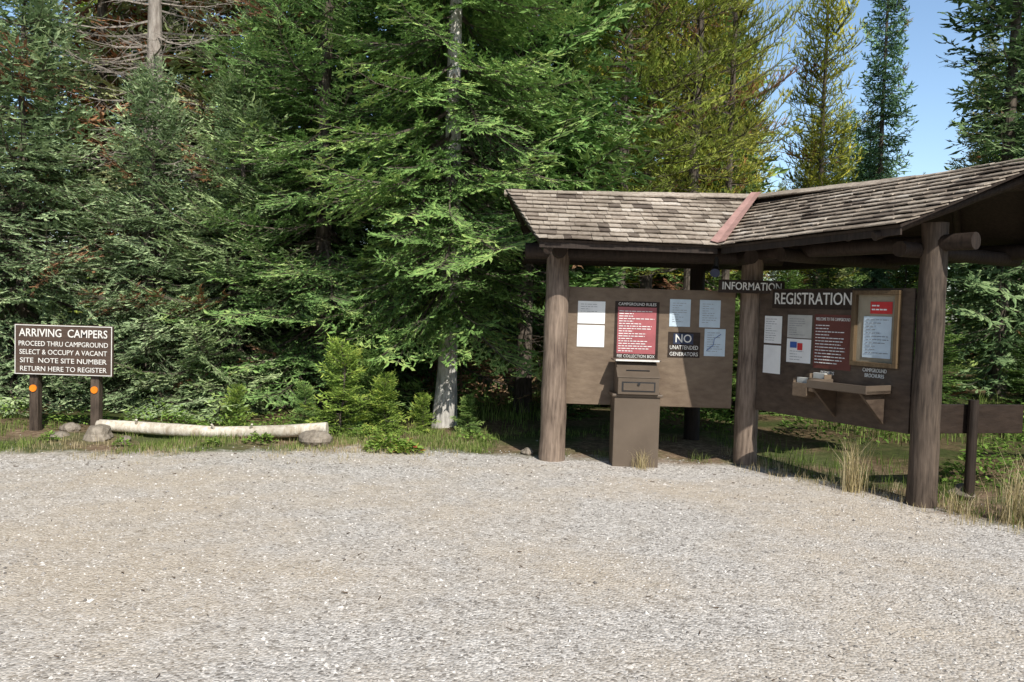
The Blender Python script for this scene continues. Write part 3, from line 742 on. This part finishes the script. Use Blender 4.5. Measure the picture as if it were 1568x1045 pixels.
for (x0, x1, z0, z1) in [(1.665, 1.886, 1.448, 1.738), (1.983, 2.204, 1.448, 1.738), (2.045, 2.267, 1.144, 1.434)]:
    sheet(mb, x0, x1, z0, z1, M_bluepaper); lines(sheet, mb, x0+.03, x1-.03, z0+.04, z1-.03, M_ink, 9, .003, .004)
mb.tube([(2.07, yF-.008, 1.20), (2.14, yF-.008, 1.26), (2.15, yF-.008, 1.33), (2.22, yF-.008, 1.38)], [.003]*4, M_blue, 5)
sheet(mb, 1.66, 2.0, 1.12, 1.39, M_dark); sheet(mb, 1.715, 1.925, 1.262, 1.375, M_navy, .004)
sheetR(mb, .212, .433, 1.31, 1.59, M_paper); sheetR(mb, .212, .433, 1.0, 1.29, M_paper)
lines(sheetR, mb, .23, .41, 1.33, 1.57, M_ink, 10, .003, .004)
sheetR(mb, .507, .799, 1.38, 1.608, M_greypaper); lines(sheetR, mb, .53, .77, 1.40, 1.58, M_ink, 8, .003, .004)
sheetR(mb, .507, .799, 1.134, 1.37, M_paper); sheetR(mb, .55, .63, 1.28, 1.34, M_blue, .004); sheetR(mb, .64, .70, 1.26, 1.33, M_redhead, .004); lines(sheetR, mb, .55, .76, 1.15, 1.26, M_ink, 4, .003, .004)
sheetR(mb, .83, 1.25, 1.10, 1.62, M_brownposter); lines(sheetR, mb, .85, 1.23, 1.14, 1.53, M_paper, 13, .004, .008)
sheetR(mb, .30, 1.27, 1.67, 1.86, M_dark)
sheetR(mb, 1.30, 1.70, 1.2, 1.82, M_cream); sheetR(mb, 1.433, 1.65, 1.64, 1.748, M_redhead, .005); sheetR(mb, 1.37, 1.65, 1.24, 1.615, M_bluepaper, .005)
lines(sheetR, mb, 1.40, 1.63, 1.27, 1.6, M_ink, 11, .009, .005); lines(sheetR, mb, 1.45, 1.63, 1.66, 1.73, M_paper, 2, .009, .012)
mb.obj('posted_notices', K)
mb = MB()
for (s, z, a, b) in [(1.5, 1.83, .47, .04), (1.5, 1.18, .47, .04), (1.285, 1.505, .04, .61), (1.715, 1.505, .04, .61)]:
    mb.box(W2(s, z, .04), (a, .05, b), M_frame, dirR, -nR)
mb.obj('display_case_frame', K, .004)
text('CAMPGROUND RULES', (1.32, yF-.006, 1.67), .03, M_white, K, 0, .40)
text('FEE COLLECTION BOX', (1.32, yF-.006, 1.118), .032, M_white, K, 0, .40)
text('NO', (1.82, yF-.010, 1.318), .085, M_white, K, 0, .17, off=.001)
text('UNATTENDED', (1.83, yF-.006, 1.225), .042, M_white, K, 0, .30)
text('GENERATORS', (1.83, yF-.006, 1.155), .040, M_white, K, 0, .30)
text('REGISTRATION', W2(.785, 1.765, .024), .115, M_white, K, ang2, .90, off=.001)
text('WELCOME TO THE CAMPGROUND', W2(1.04, 1.575, .024), .03, M_white, K, ang2, .38)
text('PERMITS', W2(1.0, 1.06, .02), .032, M_white, K, ang2, .15)
text('CAMPGROUND\nBROCHURES', W2(1.5, 1.10, .02), .034, M_white, K, ang2, .24)
mb = MB(); mb.box((2.46, 8.33, 1.885), (.68, .03, .135), M_dark); mb.obj('information_sign_board', K, .004)
text('INFORMATION', (2.46, 8.31, 1.885), .078, M_white, K, 0, .61, name='information_lettering', off=.001)
mb = MB()
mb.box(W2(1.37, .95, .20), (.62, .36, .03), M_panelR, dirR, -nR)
mb.box(W2(1.37, .975, .375), (.62, .02, .07), M_box, dirR, -nR)
mb.box(W2(1.07, .975, .20), (.02, .34, .07), M_box, dirR, -nR); mb.box(W2(1.67, .975, .20), (.02, .34, .07), M_box, dirR, -nR)
for s in (1.12, 1.62):
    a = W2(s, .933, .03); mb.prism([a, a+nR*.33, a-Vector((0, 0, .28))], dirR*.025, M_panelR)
mb.box(W2(1.27, .972, .2), (.28, .24, .006), M_paper, dirR, -nR); mb.box(W2(1.52, .974, .2), (.18, .22, .006), M_bluepaper, dirR, -nR)
for s, z in ((.78, .82), (.97, .88)):
    mb.box(W2(s, z, .07), (.17, .12, .012), M_panel, dirR, -nR); mb.box(W2(s, z+.065, .13), (.17, .01, .13), M_panel, dirR, -nR)
    mb.box(W2(s-.082, z+.085, .07), (.008, .12, .17), M_panel, dirR, -nR); mb.box(W2(s+.082, z+.085, .07), (.008, .12, .17), M_panel, dirR, -nR)
    mb.box(W2(s, z+.10, .08), (.13, .04, .16), M_greypaper, dirR, -nR)
mb.obj('shelf_and_brochure_holders', K, .002)
mb = MB()
mb.tube([(2.08, 8.3, 2.18), (2.08, 8.3, 2.06)], [.02, .03], M_dark_metal, 10)
mb.tube([(2.08, 8.32, 2.07), (2.05, 8.22, 2.01)], [.035, .05], M_dark_metal, 14, cap=M_navy)
mb.obj('light_fixture', K)

FB = empty('fee_collection_box', (1.30, 8.3, 0))
mb = MB(); mb.box((1.30, 8.34, .35), (.47, .30, .74), M_box)
mb.box((1.30, 8.34, .735), (.52, .34, .03), M_box); mb.obj('pedestal', FB, .008)
mb = MB()
x0, x1 = 1.09, 1.51
prof = [(8.14, .75), (8.46, .75), (8.46, 1.08), (8.36, 1.08), (8.14, .93)]
vs = [(x, y, z) for x in (x0, x1) for (y, z) in prof]
mb.add(vs, [(0, 1, 2, 3, 4), (9, 8, 7, 6, 5)]+[(i, i+5, (i+1) % 5+5, (i+1) % 5) for i in range(5)], M_box)
mb.box((1.30, 8.38, 1.09), (.49, .24, .018), M_box)
mb.box((1.30, 8.20, .968), (.44, .16, .010), M_box, uy=(0, .83, .56), uz=(0, -.56, .83))
mb.obj('deposit_box', FB, .005)
mb = MB(); mb.box((1.30, 8.259, 1.09), (.45, .004, .018), M_white); mb.box((1.30, 8.215, .99), (.24, .012, .008), M_black, uy=(0, .83, .56), uz=(0, -.56, .83))
mb.box((1.30, 8.137, .83), (.34, .004, .10), M_dark_metal); mb.box((1.30, 8.132, .83), (.31, .004, .075), M_box)
mb.tube([(1.30, 8.13, .86), (1.30, 8.115, .86)], [.014, .014], M_dark_metal, 10)
mb.obj('slot_door_and_label', FB)
mb = MB()
q, r = log_pts((4.12, 7.12, -.1), (4.12, 7.12, .9), .045, .045, 4, .002); mb.tube(q, r, M_beam, 10)
mb.box((4.22, 7.22, .72), (.92, .05, .26), M_dark, (.98, .2, 0), (-.2, .98, 0)); mb.obj('wooden_rail', None, .004)

# ------------------------------------------------------------------ light, sky, camera
el, az = R(42), R(21)
sv = Vector((math.sin(az)*math.cos(el), -math.cos(az)*math.cos(el), math.sin(el)))
sun = bpy.data.lights.new('sun', 'SUN'); sun.energy = 5.0; sun.angle = R(.5); sun.color = (1, .96, .88)
so = bpy.data.objects.new('sun', sun); scene.collection.objects.link(so); so.rotation_euler = sv.to_track_quat('Z', 'Y').to_euler(); so.location = sv*30
w = bpy.data.worlds.new('World'); scene.world = w; w.use_nodes = True; nt = w.node_tree; nt.nodes.clear()
o = nt.nodes.new('ShaderNodeOutputWorld'); bg = nt.nodes.new('ShaderNodeBackground'); sk = nt.nodes.new('ShaderNodeTexSky')
sk.sky_type = 'NISHITA'; sk.sun_disc = False; sk.sun_elevation = el; sk.sun_rotation = R(180-21); sk.altitude = 300; sk.air_density = 1.0; sk.dust_density = 1.2
bg.inputs[1].default_value = .085
tc = nt.nodes.new('ShaderNodeTexCoord'); sx = nt.nodes.new('ShaderNodeSeparateXYZ'); nt.links.new(tc.outputs['Generated'], sx.inputs[0])
haze = ramp(nt, sx.outputs[2], [(0.0, (2.4, 2.5, 2.5)), (0.38, (2.2, 2.35, 2.4)), (0.70, (.7, .7, .7))])
nt.links.new(mixc(nt, 1.0, sk.outputs[0], haze, 'MULTIPLY'), bg.inputs[0]); nt.links.new(bg.outputs[0], o.inputs[0])
cam = bpy.data.cameras.new('camera'); cam.sensor_width = 36; cam.lens = 36*1230/1568; cam.clip_end = 2000; cam.clip_start = .05
co = bpy.data.objects.new('camera', cam); scene.collection.objects.link(co)
co.matrix_world = Matrix.Translation((0, 0, 1.6)) @ Matrix.Rotation(R(90-2.4), 4, 'X') @ Matrix.Rotation(R(1.7), 4, 'Z')
scene.camera = co
scene.view_settings.view_transform = 'Standard'; scene.view_settings.look = 'None'; scene.view_settings.exposure = 0
